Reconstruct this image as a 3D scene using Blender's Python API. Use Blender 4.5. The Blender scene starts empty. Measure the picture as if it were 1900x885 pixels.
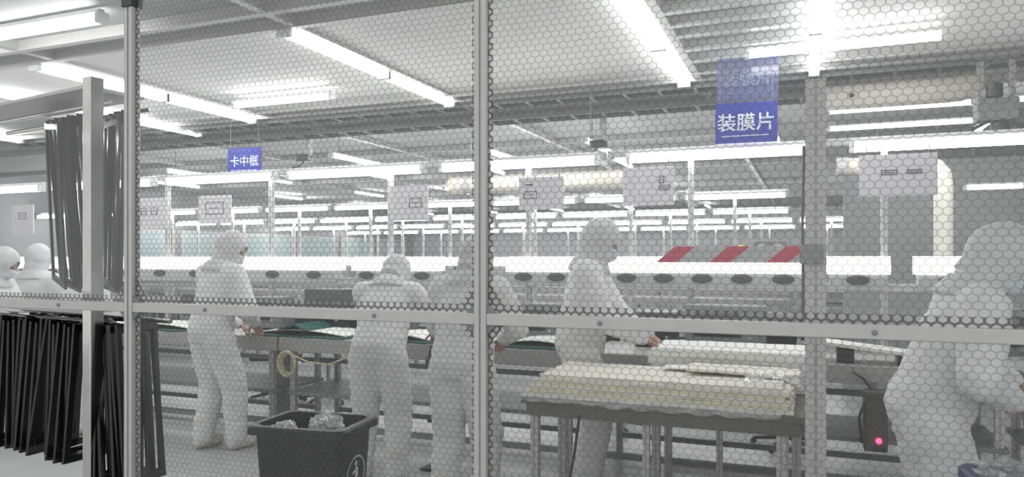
import bpy, bmesh, math, random
from mathutils import Vector, Matrix, noise
random.seed(7)
PI = math.pi
scn = bpy.context.scene
C = scn.collection

# ------------------------------------------------------------------ camera
CAM_Z = 1.54
YAW = math.radians(21.8)
cam_d = bpy.data.cameras.new('camera'); cam = bpy.data.objects.new('camera', cam_d); C.objects.link(cam)
cam.location = (0, 0, CAM_Z); cam.rotation_euler = (PI / 2, 0, YAW)
cam_d.sensor_width = 36; cam_d.lens = 36 * 1372 / 1900
cam_d.shift_y = (478 - 442.5) / 1900
cam_d.clip_start = 0.05; cam_d.clip_end = 200
scn.camera = cam
scn.view_settings.view_transform = 'Standard'
try: scn.view_settings.look = 'None'
except Exception: pass
scn.view_settings.gamma = 1; scn.view_settings.use_curve_mapping = False
scn.view_settings.exposure = 0.75
try:
    scn.cycles.transparent_max_bounces = 24
    scn.cycles.max_bounces = 8
    scn.cycles.diffuse_bounces = 5
    scn.cycles.sample_clamp_indirect = 6
    scn.cycles.use_denoising = True
except Exception: pass

# ------------------------------------------------------------------ materials
def mat(name, col, rough=0.5, metal=0.0, var=0.0, scale=8.0, spec=0.5, emit=None, es=0.0, bump=0.0, bscale=60.0):
    m = bpy.data.materials.new(name); m.use_nodes = True
    nt = m.node_tree; b = nt.nodes['Principled BSDF']
    b.inputs['Base Color'].default_value = (*col, 1); b.inputs['Roughness'].default_value = rough
    b.inputs['Metallic'].default_value = metal
    b.inputs['Specular IOR Level'].default_value = spec
    if emit:
        b.inputs['Emission Color'].default_value = (*emit, 1); b.inputs['Emission Strength'].default_value = es
    if var or bump:
        tc = nt.nodes.new('ShaderNodeTexCoord')
    if var:
        n = nt.nodes.new('ShaderNodeTexNoise'); n.inputs['Scale'].default_value = scale; n.inputs['Detail'].default_value = 5
        nt.links.new(tc.outputs['Object'], n.inputs['Vector'])
        r = nt.nodes.new('ShaderNodeMapRange')
        r.inputs['From Min'].default_value = .3; r.inputs['From Max'].default_value = .7
        r.inputs['To Min'].default_value = 1 - var; r.inputs['To Max'].default_value = 1 + var
        nt.links.new(n.outputs['Fac'], r.inputs['Value'])
        mx = nt.nodes.new('ShaderNodeVectorMath'); mx.operation = 'SCALE'; mx.inputs[0].default_value = col
        nt.links.new(r.outputs['Result'], mx.inputs['Scale'])
        nt.links.new(mx.outputs['Vector'], b.inputs['Base Color'])
    if bump:
        n2 = nt.nodes.new('ShaderNodeTexNoise'); n2.inputs['Scale'].default_value = bscale; n2.inputs['Detail'].default_value = 4
        nt.links.new(tc.outputs['Object'], n2.inputs['Vector'])
        bp = nt.nodes.new('ShaderNodeBump'); bp.inputs['Strength'].default_value = bump; bp.inputs['Distance'].default_value = .01
        nt.links.new(n2.outputs['Fac'], bp.inputs['Height']); nt.links.new(bp.outputs['Normal'], b.inputs['Normal'])
    return m

M = dict(
    floor=mat('grey_epoxy', (.46, .465, .465), .35, 0, .10, 1.2),
    ceil=mat('grey_ceiling', (.40, .405, .405), .6, 0, .06, 2),
    panel=mat('white_ceiling_panel', (.80, .80, .79), .6, 0, .03, 2),
    wall=mat('grey_wall', (.36, .365, .37), .55, 0, .04, 1.5),
    wallback=mat('pale_wall', (.62, .64, .65), .55, 0, .04, 1.5),
    teal=mat('teal_window', (.52, .64, .65), .15, 0, .05, 1),
    alu=mat('aluminium', (.50, .50, .495), .42, .25, .04, 30),
    aluw=mat('painted_aluminium', (.66, .665, .66), .45, .1, .03, 20),
    steel=mat('stainless_steel', (.58, .58, .57), .13, 1.0, .08, 14),
    dark=mat('dark_plastic', (.035, .036, .038), .35, 0, .2, 20),
    black=mat('black_plastic', (.010, .011, .011), .42, 0, .3, 15),
    gloss=mat('glossy_black_bezel', (.012, .012, .013), .18, 0, .2, 12),
    grey=mat('mid_grey', (.22, .225, .23), .5, 0, .08, 10),
    lgrey=mat('light_grey', (.52, .53, .53), .5, 0, .05, 10),
    apron=mat('bench_grey', (.38, .38, .375), .5, 0, .06, 10),
    tableedge=mat('table_edge', (.13, .128, .122), .5, 0, .12, 12),
    white=mat('white_plastic', (.82, .83, .83), .4, 0, .02, 10),
    board=mat('paper_board', (.70, .685, .735), .6, 0, .03, 10),
    suit=mat('suit_fabric', (.72, .72, .725), .75, 0, .05, 9, .3, bump=.35, bscale=24),
    hood=mat('hood_fabric', (.60, .60, .61), .75, 0, .06, 9, .3, bump=.3, bscale=30),
    boot=mat('boot_fabric', (.66, .65, .61), .7, 0, .08, 12),
    mask=mat('mask_fabric', (.62, .70, .72), .75, 0, .04, 20),
    skin=mat('skin', (.42, .25, .19), .55, 0, .08, 20),
    eye=mat('eye', (.03, .025, .02), .2),
    blue=mat('sign_blue', (.016, .04, .40), .25, 0, .05, 5),
    signw=mat('sign_white', (.75, .80, .88), .5),
    red=mat('stripe_red', (.60, .02, .075), .45, 0, .06, 20),
    foam=mat('cream_foam', (.80, .79, .71), .8, 0, .05, 12, .2),
    foamy=mat('yellowed_foam', (.72, .71, .52), .8, 0, .08, 12, .2),
    sheetw=mat('white_sheet', (.84, .84, .82), .6, 0, .03, 10),
    green=mat('green_mat', (.015, .10, .075), .55, 0, .12, 14),
    yellow=mat('yellow_plastic', (.72, .66, .05), .45),
    coil=mat('yellowed_cable', (.55, .54, .33), .5, 0, .1, 20),
    duct=mat('cream_duct', (.80, .78, .69), .4, 0, .03, 6),
    olive=mat('olive_case', (.075, .075, .055), .5, 0, .15, 20),
    bluebag=mat('blue_plastic', (.05, .06, .15), .4, 0, .1, 12),
    led=mat('red_led', (.4, .0, .0), .4, emit=(1, .02, .06), es=6),
    ink=mat('ink', (.10, .10, .12), .6),
)
def emission(name, col, s):
    m = bpy.data.materials.new(name); m.use_nodes = True
    nt = m.node_tree; nt.nodes.clear()
    e = nt.nodes.new('ShaderNodeEmission'); e.inputs[0].default_value = (*col, 1); e.inputs[1].default_value = s
    o = nt.nodes.new('ShaderNodeOutputMaterial'); nt.links.new(e.outputs[0], o.inputs[0]); return m
M['lamp'] = emission('tube_glow', (1, 1, 1), 8.0)
M['lampfar'] = emission('far_tube_glow', (1, 1, 1), 14.0)
M['lampslim'] = emission('slim_tube_glow', (1, 1, 1), 3.5)
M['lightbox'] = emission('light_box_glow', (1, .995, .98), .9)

def film(name, haze, hazecol, linefac=0.0, linecol=(.10, .10, .10), gloss=.03, px=.028, pz=.0198, lw=.43):
    m = bpy.data.materials.new(name); m.use_nodes = True
    nt = m.node_tree; nt.nodes.clear(); N = nt.nodes; L = nt.links
    out = N.new('ShaderNodeOutputMaterial')
    tr = N.new('ShaderNodeBsdfTransparent'); tr.inputs[0].default_value = (.97, .975, .97, 1)
    di = N.new('ShaderNodeBsdfDiffuse'); di.inputs[0].default_value = (*hazecol, 1)
    tl = N.new('ShaderNodeBsdfTranslucent'); tl.inputs[0].default_value = (*hazecol, 1)
    dt = N.new('ShaderNodeMixShader'); dt.inputs[0].default_value = .5
    L.new(di.outputs[0], dt.inputs[1]); L.new(tl.outputs[0], dt.inputs[2])
    b = N.new('ShaderNodeMixShader'); b.inputs[0].default_value = haze
    L.new(tr.outputs[0], b.inputs[1]); L.new(dt.outputs[0], b.inputs[2])
    top = b
    if linefac:
        tc = N.new('ShaderNodeTexCoord'); sx = N.new('ShaderNodeSeparateXYZ'); L.new(tc.outputs['Object'], sx.inputs[0])
        def mm(op, a, bb=None):
            n = N.new('ShaderNodeMath'); n.operation = op
            for i, v in enumerate((a, bb)):
                if v is None: continue
                if isinstance(v, (int, float)): n.inputs[i].default_value = v
                else: L.new(v, n.inputs[i])
            return n.outputs[0]
        def vm(op, a, bb=None):
            n = N.new('ShaderNodeVectorMath'); n.operation = op
            for i, v in enumerate((a, bb)):
                if v is None: continue
                if isinstance(v, tuple): n.inputs[i].default_value = v
                else: L.new(v, n.inputs[i])
            return n
        X = mm('MULTIPLY', sx.outputs[0], 1 / px); Z = mm('MULTIPLY', sx.outputs[2], .8660254 / pz)
        cb = N.new('ShaderNodeCombineXYZ'); L.new(X, cb.inputs[0]); L.new(Z, cb.inputs[1])
        P = vm('ADD', cb.outputs[0], (20, 20 * 1.7320508, 0)).outputs[0]
        R = (1.0, 1.7320508, 1.0); Hh = (.5, .8660254, 0)
        a = vm('SUBTRACT', vm('MODULO', P, R).outputs[0], Hh).outputs[0]
        b2 = vm('SUBTRACT', vm('MODULO', vm('ADD', P, Hh).outputs[0], R).outputs[0], Hh).outputs[0]
        def hexd(v):
            ab = vm('ABSOLUTE', v).outputs[0]
            d = vm('DOT_PRODUCT', ab, (.5, .8660254, 0)).outputs['Value']
            s = N.new('ShaderNodeSeparateXYZ'); L.new(ab, s.inputs[0])
            return mm('MAXIMUM', d, s.outputs[0])
        h = mm('MINIMUM', hexd(a), hexd(b2))
        r = N.new('ShaderNodeMapRange'); r.interpolation_type = 'SMOOTHSTEP'
        r.inputs['From Min'].default_value = lw - .05; r.inputs['From Max'].default_value = lw + .04
        L.new(h, r.inputs['Value'])
        lf = mm('MULTIPLY', r.outputs[0], linefac)
        ld = N.new('ShaderNodeBsdfDiffuse'); ld.inputs[0].default_value = (*linecol, 1)
        mx = N.new('ShaderNodeMixShader'); L.new(lf, mx.inputs[0]); L.new(b.outputs[0], mx.inputs[1]); L.new(ld.outputs[0], mx.inputs[2])
        top = mx
    if gloss:
        g = N.new('ShaderNodeBsdfGlossy'); g.inputs[0].default_value = (1, 1, 1, 1); g.inputs['Roughness'].default_value = .12
        mg = N.new('ShaderNodeMixShader'); mg.inputs[0].default_value = gloss
        L.new(top.outputs[0], mg.inputs[1]); L.new(g.outputs[0], mg.inputs[2]); top = mg
    L.new(top.outputs[0], out.inputs[0])
    return m
M['grid'] = film('grid_film', .16, (.85, .86, .86), .42, (.13, .13, .13), .012)  # haze raised above the lower film's to suggest lamp bloom
M['hem'] = film('folded_grid_film', .20, (.5, .5, .5), .70, (.08, .08, .08), .02, px=.028, pz=.0198, lw=.36)
M['gridlow'] = film('lower_grid_film', .05, (.85, .86, .86), .40, (.12, .12, .12), .008)  # same film with haze cut, for the dimmer light low down
M['clear'] = film('clear_film', .10, (.85, .86, .87), 0, gloss=.05)
M['wrap'] = film('wrap_film', .30, (.9, .91, .92), 0, gloss=.16)
M['paleletter'] = film('pale_letter_film', .35, (.6, .66, .8), 0, gloss=0)
M['paleblue'] = film('pale_blue_film', .5, (.16, .19, .42), 0, gloss=.04)

# ------------------------------------------------------------------ mesh helpers
class MB:
    def __init__(s): s.v = []; s.f = []; s.mi = []; s.cur = 0
    def add(s, vs, fs):
        o = len(s.v); s.v += [tuple(v) for v in vs]; s.f += [tuple(i + o for i in f) for f in fs]; s.mi += [s.cur] * len(fs); return s
    def box(s, c, d, mtx=None):
        x, y, z = (k / 2 for k in d)
        vs = [Vector((a, b, e)) for a in (-x, x) for b in (-y, y) for e in (-z, z)]
        if mtx is not None: vs = [mtx @ v for v in vs]
        vs = [v + Vector(c) for v in vs]
        return s.add(vs, [(0, 1, 3, 2), (4, 6, 7, 5), (0, 4, 5, 1), (2, 3, 7, 6), (0, 2, 6, 4), (1, 5, 7, 3)])
    def bx(s, x0, x1, y0, y1, z0, z1): return s.box(((x0 + x1) / 2, (y0 + y1) / 2, (z0 + z1) / 2), (x1 - x0, y1 - y0, z1 - z0))
    def tube(s, pts, r, n=10, caps=True):
        pts = [Vector(p) for p in pts]; rs = r if isinstance(r, (list, tuple)) else [r] * len(pts)
        vs = []; up = None
        for i, p in enumerate(pts):
            t = (pts[min(i + 1, len(pts) - 1)] - pts[max(i - 1, 0)]).normalized()
            if up is None: up = Vector((0, 0, 1)) if abs(t.z) < .9 else Vector((1, 0, 0))
            a = t.cross(up).normalized(); b = a.cross(t).normalized(); up = b
            for k in range(n):
                w = 2 * PI * k / n; vs.append(p + (a * math.cos(w) + b * math.sin(w)) * rs[i])
        fs = [(i * n + k, i * n + (k + 1) % n, (i + 1) * n + (k + 1) % n, (i + 1) * n + k) for i in range(len(pts) - 1) for k in range(n)]
        if caps: fs += [tuple(range(n))[::-1], tuple((len(pts) - 1) * n + k for k in range(n))]
        return s.add(vs, fs)
    def lathe(s, prof, c=(0, 0, 0), n=20, mtx=None):
        vs = []; c = Vector(c)
        for r, z in prof:
            for k in range(n):
                w = 2 * PI * k / n; v = Vector((r * math.cos(w), r * math.sin(w), z))
                vs.append((mtx @ v if mtx is not None else v) + c)
        m = len(prof)
        fs = [(i * n + k, i * n + (k + 1) % n, (i + 1) * n + (k + 1) % n, (i + 1) * n + k) for i in range(m - 1) for k in range(n)]
        fs += [tuple(range(n))[::-1], tuple((m - 1) * n + k for k in range(n))]
        return s.add(vs, fs)
    def prism(s, poly, a, b, axis):
        n = len(poly)
        def P(u, w, t): return {'z': (u, w, t), 'x': (t, u, w), 'y': (u, t, w)}[axis]
        vs = [P(u, w, a) for u, w in poly] + [P(u, w, b) for u, w in poly]
        fs = [(i, (i + 1) % n, n + (i + 1) % n, n + i) for i in range(n)] + [tuple(range(n))[::-1], tuple(range(n, 2 * n))]
        return s.add(vs, fs)
    def capsule(s, p0, r0, p1, r1, n=12, sq=1.0):
        p0 = Vector(p0); p1 = Vector(p1); t = (p1 - p0); L = t.length; t.normalize()
        up = Vector((0, 0, 1)) if abs(t.z) < .9 else Vector((0, 1, 0))
        a = t.cross(up).normalized(); b = a.cross(t).normalized()
        rings = []
        for k in range(1, 5): w = PI / 2 * k / 4; rings.append((p0 - t * r0 * math.cos(w), r0 * math.sin(w)))
        for k in range(0, 4): w = PI / 2 * k / 4; rings.append((p1 + t * r1 * math.sin(w), r1 * math.cos(w)))
        vs = []
        for c, r in rings:
            for k in range(n):
                w = 2 * PI * k / n; vs.append(c + a * math.cos(w) * r + b * math.sin(w) * r * sq)
        m = len(rings)
        fs = [(i * n + k, i * n + (k + 1) % n, (i + 1) * n + (k + 1) % n, (i + 1) * n + k) for i in range(m - 1) for k in range(n)]
        fs += [tuple(range(n))[::-1], tuple((m - 1) * n + k for k in range(n))]
        return s.add(vs, fs)
    def ell(s, c, r, mtx=None, n=16):
        prof = [(math.sin(PI * k / 12), -math.cos(PI * k / 12)) for k in range(1, 12)]
        S = Matrix.Diagonal(Vector(r)); Q = (mtx @ S) if mtx is not None else S
        return s.lathe(prof, c, n, Q)
    def loft(s, rings):
        n = len(rings[0]); vs = [v for r in rings for v in r]; m = len(rings)
        fs = [(i * n + k, i * n + (k + 1) % n, (i + 1) * n + (k + 1) % n, (i + 1) * n + k) for i in range(m - 1) for k in range(n)]
        fs += [tuple(range(n))[::-1], tuple((m - 1) * n + k for k in range(n))]
        return s.add(vs, fs)
    def mesh(s, name):
        me = bpy.data.meshes.new(name); me.from_pydata(s.v, [], s.f); me.update()
        b = bmesh.new(); b.from_mesh(me); bmesh.ops.recalc_face_normals(b, faces=b.faces); b.to_mesh(me); b.free()
        return me
    def build(s, name, m, parent=None, bev=0, smooth=False, loc=None):
        me = s.mesh(name)
        ms = m if isinstance(m, list) else [m]
        for k in ms: me.materials.append(k)
        if len(ms) > 1:
            for p, i in zip(me.polygons, s.mi): p.material_index = i
        o = bpy.data.objects.new(name, me); C.objects.link(o)
        if parent is not None: o.parent = parent
        if loc is not None: o.location = loc
        if smooth: me.polygons.foreach_set('use_smooth', [True] * len(me.polygons))
        if bev:
            b = o.modifiers.new('bevel', 'BEVEL'); b.width = bev; b.segments = 2; b.limit_method = 'ANGLE'
        return o

def tag(o, label=None, cat=None, group=None, kind=None):
    if label: o['label'] = label
    if cat: o['category'] = cat
    if group: o['group'] = group
    if kind: o['kind'] = kind
    return o
def thing(name, label, cat, loc=(0, 0, 0), rz=0, group=None):
    o = bpy.data.objects.new(name, None); C.objects.link(o); o.empty_display_size = .1
    o.location = loc; o.rotation_euler = (0, 0, rz); return tag(o, label, cat, group)
def copy_tree(o, parent=None, label=None, loc=None, rz=None, group=None):
    c = o.copy(); C.objects.link(c); c.parent = parent
    if loc is not None: c.location = loc
    if rz is not None: c.rotation_euler = (0, 0, rz)
    if label: c['label'] = label
    if group: c['group'] = group
    for ch in list(o.children): copy_tree(ch, c)
    return c
def struct(o): o['kind'] = 'structure'; return o
def slot_poly(s, g=.0085, d=.007, c=(0, 0)):
    h = s / 2; q = g / 2
    p = [(-h, -h), (-q, -h), (-q, -h + d), (q, -h + d), (q, -h), (h, -h), (h, -q), (h - d, -q), (h - d, q), (h, q), (h, h),
         (q, h), (q, h - d), (-q, h - d), (-q, h), (-h, h), (-h, q), (-h + d, q), (-h + d, -q), (-h, -q)]
    return [(x + c[0], y + c[1]) for x, y in p]

def text_mesh(body, size, mtx, name, m, parent):
    cu = bpy.data.curves.new('lettering', 'FONT'); cu.body = body; cu.size = size; cu.align_x = 'CENTER'; cu.align_y = 'CENTER'
    cu.extrude = .001; cu.bevel_depth = .0018; cu.bevel_resolution = 0
    t = bpy.data.objects.new('lettering_source', cu); C.objects.link(t)
    dg = bpy.context.evaluated_depsgraph_get()
    me = bpy.data.meshes.new_from_object(t.evaluated_get(dg)); me.name = name
    bpy.data.objects.remove(t); me.transform(mtx); me.materials.clear(); me.materials.append(m)
    o = bpy.data.objects.new(name, me); C.objects.link(o); o.parent = parent; return o

# ------------------------------------------------------------------ setting
ZC = 3.04
struct(MB().bx(-14, 4.5, -3, 25, -.1, 0).build('floor', M['floor']))
struct(MB().bx(-14, 4.5, 2.2, 25, ZC + .02, ZC + .12).build('ceiling', M['ceil']))
struct(MB().bx(-14, 4.5, 24, 24.1, 0, ZC + .02).build('wall_back', M['wallback']))
struct(MB().bx(-13.6, -13.5, 2.4, 24, 0, ZC + .02).build('wall_left', M['wall']))
struct(MB().bx(.38, 4.4, 9.3, 9.4, 0, 2.62).build('wall_right', M['wall']))
struct(MB().bx(4.4, 4.5, 2.4, 24, 0, ZC + .02).build('wall_side', M['wall']))
for k in range(6):
    y = 11.0 + k * 2.1
    w = struct(MB().bx(-13.5, -13.47, y, y + 1.8, 1.28, 2.12).build('window_%d' % (k + 1), M['teal'], bev=.004))
    f = MB()
    f.bx(-13.5, -13.45, y - .04, y + 1.84, 2.12, 2.17); f.bx(-13.5, -13.45, y - .04, y + 1.84, 1.23, 1.28)
    for yy in (y - .04, y + .88, y + 1.8): f.bx(-13.5, -13.45, yy, yy + .04, 1.28, 2.12)
    f.build('window_frame', M['aluw'], w)
# ceiling grid (aluminium bars)
tn = 0
def trim(x0, x1, y0, y1, z0, z1, m='alu'):
    global tn; tn += 1
    b = MB().bx(x0, x1, y0, y1, z0, z1); return struct(b.build('trim_%d' % tn, M[m]))
for x in (-9.2, -7.3, -5.17, -3.01, -.83, 2.3):
    trim(x - .03, x + .03, 2.4, 8.9 if x > -1 and x > 0 else 22, ZC - .045, ZC + .02)
for y in (3.55, 3.83, 5.98, 6.22, 6.62, 7.25, 9.0, 12.0, 15.0, 18.5):
    trim(-13.5, 4.4 if y < 8.5 else .3, y - .025, y + .025, ZC - .05, ZC + .02)
for y in (4.45, 4.72, 4.95, 5.3, 5.62): trim(-.80, .0, y - .025, y + .025, ZC - .045, ZC + .02, 'aluw')
# smooth white ceiling panels
for (x0, x1, y0, y1, lab) in ((-5.14, -3.04, 3.86, 5.95, 'smooth white ceiling panel above the bin, left of the long diagonal lamp'),
                              (-2.98, -.86, 3.86, 5.95, 'smooth white ceiling panel in the top middle, right of the long diagonal lamp'),
                              (.10, 2.27, 3.86, 5.95, 'smooth white ceiling panel at top right corner above the hooded worker'),
                              (-7.27, -5.20, 3.86, 5.95, 'smooth white ceiling panel above the black hanging frames at far left')):
    t = tag(MB().bx(x0, x1, y0, y1, ZC - .02, ZC + .02).build('ceiling_panel', M['panel'], bev=.004), lab, 'ceiling panel')

# ------------------------------------------------------------------ lamps
def make_lamp(L, r=.028, mt='lamp'):
    """batten lamp along local X, emitting lens below, housing above; origin at the bottom centre"""
    key = (round(L, 2), r, mt)
    if key in LAMPS: return LAMPS[key]
    t = thing('tube_light', 'x', 'lamp')
    MB().bx(-L / 2, L / 2, -r * .6, r * .6, r * 1.95, r * 2.6).build('housing', M['aluw'], t, bev=.003)
    poly = [(r * math.cos(2 * PI * k / 12), r + r * math.sin(2 * PI * k / 12)) for k in range(12)]
    MB().prism(poly, -L / 2 + .015, L / 2 - .015, 'x').build('tube', M[mt], t)
    for sx in (-1, 1):
        MB().bx(sx * L / 2 - .015, sx * L / 2 + .015, -r * 1.15, r * 1.15, -.001, r * 2.05).build('end_cap', M['white'], t, bev=.003)
    LAMPS[key] = t; t['new'] = 1
    return t
LAMPS = {}
def lamp(loc, L, along, label, group=None, r=.028, mt='lamp', tilt=0.0, rod=False):
    p = make_lamp(L, r, mt); rz = 0 if along == 'x' else PI / 2
    if p.get('new'):
        del p['new']; o = p
    else: o = copy_tree(p)
    o.location = loc; o.rotation_euler = (0, 0, rz + tilt); o['label'] = label
    if group: o['group'] = group
    elif 'group' in o: del o['group']
    top = loc[2] + r * 2.5
    if rod:
        for sx in (-1, 1): MB().tube([(sx * L * .36, 0, r * 2.5), (sx * L * .36, 0, ZC + .03 - loc[2])], .005, 6).build('hanger_rod', M['grey'], o)
    return o
zt = ZC - .09
ROWS = [(-3.11, 'A', 'long diagonal ceiling row in the upper middle'), (-.95, 'B', 'diagonal ceiling row left of the blue sign'),
        (-5.42, 'C', 'diagonal ceiling row right of the hanging black frames'), (.045, 'D', 'ceiling row above the grey barrier post'),
        (-6.6, 'E', 'ceiling row passing behind the upper black frames'), (-9.0, 'F', 'ceiling row at the far left edge')]
for x, k, lab in ROWS:
    rr = .034 if k == 'D' else .046
    dy = .45 if k == 'E' else 0
    lamp((x, 4.45 + dy, zt), 1.2, 'y', 'nearer tube light of the ' + lab, r=rr)
    lamp((x, 5.63 + dy, zt), 1.15, 'y', 'farther tube light of the ' + lab, r=rr)
lamp((.20, 5.25, zt - .06), 1.16, 'x', 'slanting tube light crossing the top of the barrier post at upper right')
lamp((-4.32, 5.32, zt - .05), 1.05, 'x', 'short tube light branching right off the diagonal row near the left post')
lamp((-4.55, 3.22, zt), 1.2, 'x', 'tube light added for the streak reflected at top left, right one of two', r=.034)  # added tubes stand in for a bright streak reflected in the film
lamp((-5.85, 3.22, zt), 1.2, 'x', 'tube light added for the streak reflected at top left, left one of two', r=.034)
lamp((.78, 7.75, zt - .03), 1.2, 'x', 'upper of two slim ceiling tube lights above the right grey wall, left end', r=.024, mt='lampslim')
lamp((2.05, 7.75, zt - .03), 1.2, 'x', 'upper of two slim ceiling tube lights above the right grey wall, right end', r=.024, mt='lampslim')
lamp((.85, 8.35, zt - .1), 1.3, 'x', 'lower of two slim tube lights near the top of the right grey wall', r=.024, mt='lampslim')
for x, y0, y1, w in ((-8.4, 7.86, 9.1, 'left of the small blue sign'), (-5.29, 7.4, 8.5, 'right of the small blue sign'), (-3.42, 7.4, 9.1, 'passing behind the middle frame post'),
                     (-2.15, 7.4, 9.5, 'above the tall hooded worker'), (-.30, 7.8, 8.8, 'under the right corner of the bright blue sign'), (1.51, 7.3, 8.2, 'at the upper right by the ceiling machine')):
    lamp((x, (y0 + y1) / 2, 2.74), y1 - y0, 'y', 'slanting hung tube light ' + w, r=.028, rod=True)
# lamps hung over the assembly lines
ROW1Y = 5.7
SEG = [(-9.3, -7.85), (-7.65, -6.2), (-6.0, -4.68), (-4.49, -3.09), (-2.9, -1.54), (-1.285, 0.0), (.284, 1.7), (1.9, 3.3)]
WHERE = ['leftmost, at the left photo edge', 'behind the black hanging frames', 'below the small blue sign', 'over the bent worker',
         'just right of the middle frame post', 'directly below the bright blue sign', 'right of the barrier post', 'at the right photo edge']
for (a, b), w in zip(SEG, WHERE):
    lamp(((a + b) / 2, ROW1Y - .05, 2.27), b - a, 'x', 'suspended tube light over the nearest assembly line, ' + w, r=.036)

# ------------------------------------------------------------------ assembly benches
def make_bench():
    t = thing('assembly_bench', 'x', 'bench')
    L = 2.6
    MB().bx(-L / 2, L / 2, 0, .74, .85, .88).build('worktop', M['apron'], t, bev=.004)
    MB().bx(-L / 2, L / 2, -.012, .03, .765, .875).build('apron', M['apron'], t, bev=.004)
    p = slot_poly(.045)
    for x in (-1.2, 1.2):
        for y in (.06, .68):
            MB().prism([(u + x, v + y) for u, v in p], 0, .85, 'z').build('leg', M['alu'], t)
    for y in (.06, .68): MB().bx(-1.2, 1.2, y - .02, y + .02, .14, .18).build('stretcher', M['grey'], t)
    MB().bx(-1.25, 1.25, .03, .7, .40, .43).build('lower_shelf', M['grey'], t, bev=.003)  # dark grey stands in for the dim light under the bench
    MB().bx(-1.2, 1.2, .40, .44, .62, .66).build('under_rail', M['grey'], t, bev=.003)
    for x in (-.655, .655):
        MB().prism(slot_poly(.04, c=(x, .70)), .88, 2.33, 'z').build('upright', M['aluw'], t)
    MB().prism(slot_poly(.05, c=(.68, 1.335)), -L / 2, L / 2, 'x').build('shelf_rail', M['aluw'], t)
    MB().prism(slot_poly(.04, c=(.66, 1.12)), -L / 2, L / 2, 'x').build('cable_rail', M['alu'], t)
    MB().bx(-L / 2, L / 2, .69, .74, 2.33, 2.38).build('lamp_rail', M['lgrey'], t, bev=.003)
    return t
BX = [-8.025, -5.405, -2.785, -.165, 2.455]
BW = ['leftmost bench of the nearest assembly line, behind the black frames', 'grey assembly bench with green mat behind the worker at left',
      'grey assembly bench of the nearest line behind the two workers beside the middle post', 'grey assembly bench of the nearest line behind the foam tables',
      'grey assembly bench at the right edge with the olive control box on its leg']
bench0 = make_bench()
for i, x in enumerate(BX):
    o = bench0 if i == 0 else copy_tree(bench0)
    o.location = (x, 5.0, 0); o['label'] = BW[i]
# lit white light boxes with dark round fans below, built without supports
def make_light_box(L, nf, mt=None):
    t = thing('light_box', 'x', 'light box')
    poly = [(-.10, 0), (.10, 0), (.10, .125), (-.06, .125), (-.10, .09)]
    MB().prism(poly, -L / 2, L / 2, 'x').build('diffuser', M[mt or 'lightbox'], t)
    MB().bx(-L / 2 + .02, L / 2 - .02, -.07, .09, -.11, 0).build('under_panel', M['lgrey'], t, bev=.004)
    for k in range(nf):
        x = -L / 2 + L * (k + .5) / nf
        mt2 = Matrix.Rotation(PI / 2, 3, 'X')
        S = Matrix.Diagonal(Vector((1, 1, .45))) @ mt2
        MB().lathe([(.045, 0), (.078, .0), (.074, .02), (.04, .028)], (x, -.062, -.04), 20, S).build('fan_opening', M['dark'], t)
    return t
LIGHT_BOXES = [(-9.2, -6.9, 5, 'long glowing white light box at the left edge behind the standing workers'),
         (-6.75, -3.95, 6, 'long glowing white light box behind the worker at the green mat'),
         (-3.76, -2.93, 3, 'short glowing white light box behind the bent worker with back turned'),
         (-2.28, -.02, 8, 'glowing white light box right of the middle post, running behind the striped board'),
         (.12, .52, 1, 'shortest glowing white light box, just right of the barrier post'),
         (.67, 2.3, 4, 'glowing white light box behind the leaning worker at right')]
for a, b, nf, lab in LIGHT_BOXES:
    t = make_light_box(b - a, nf); t.location = ((a + b) / 2, 5.66, 1.425); t['label'] = lab
# farther assembly lines
far_light_box = make_light_box(2.3, 5)
first = True
for ri, (y, zl, xs) in enumerate(((8.9, 2.27, (-12.1, -9.45, -6.8, -4.15, -1.5)), (12.2, 2.27, (-12.15, -9.5, -6.85, -4.2, -1.55)),
                           (15.5, 2.27, (-12.15, -9.5, -6.85, -4.2, -1.55, 1.1)), (19, 2.27, (-12.15, -9.5, -6.85, -4.2, -1.55, 1.1)))):
    rn = ['second', 'third', 'fourth', 'farthest'][ri]
    for x in xs:
        copy_tree(bench0, None, 'pale assembly bench with uprights in the %s line from the front' % rn, (x, y, 0), 0, 'benches of the %s assembly line' % rn)
        o = far_light_box if first else copy_tree(far_light_box)
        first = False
        o.location = (x, y + .66, 1.425); o['label'] = 'glowing white light box along the %s line from the front' % rn; o['group'] = 'light boxes of the %s assembly line' % rn
        for dx in (-.66, .66):
            lamp((x + dx, y + .65, zl), 1.2, 'x', 'suspended tube light over the %s assembly line from the front' % rn, 'tube lights over the %s assembly line' % rn, r=.03, mt='lampfar')
    for x in (-11.5, -9.2, -7.0, -4.8, -2.6):
        lamp((x, y + 2.1, zt), 1.2, 'y', 'distant tube light hung crosswise behind the %s assembly line' % rn, 'crosswise tube lights behind the %s line' % rn, r=.026, mt='lampfar')
lamp((.95, 8.6, 2.20), .75, 'x', 'slim tube light low on the right grey wall, left of the lavender board', r=.025, mt='lampslim', rod=True)
lamp((1.72, 8.6, 2.22), .5, 'x', 'slim tube light low on the right grey wall, right of the lavender board', r=.025, mt='lampslim', rod=True)

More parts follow.
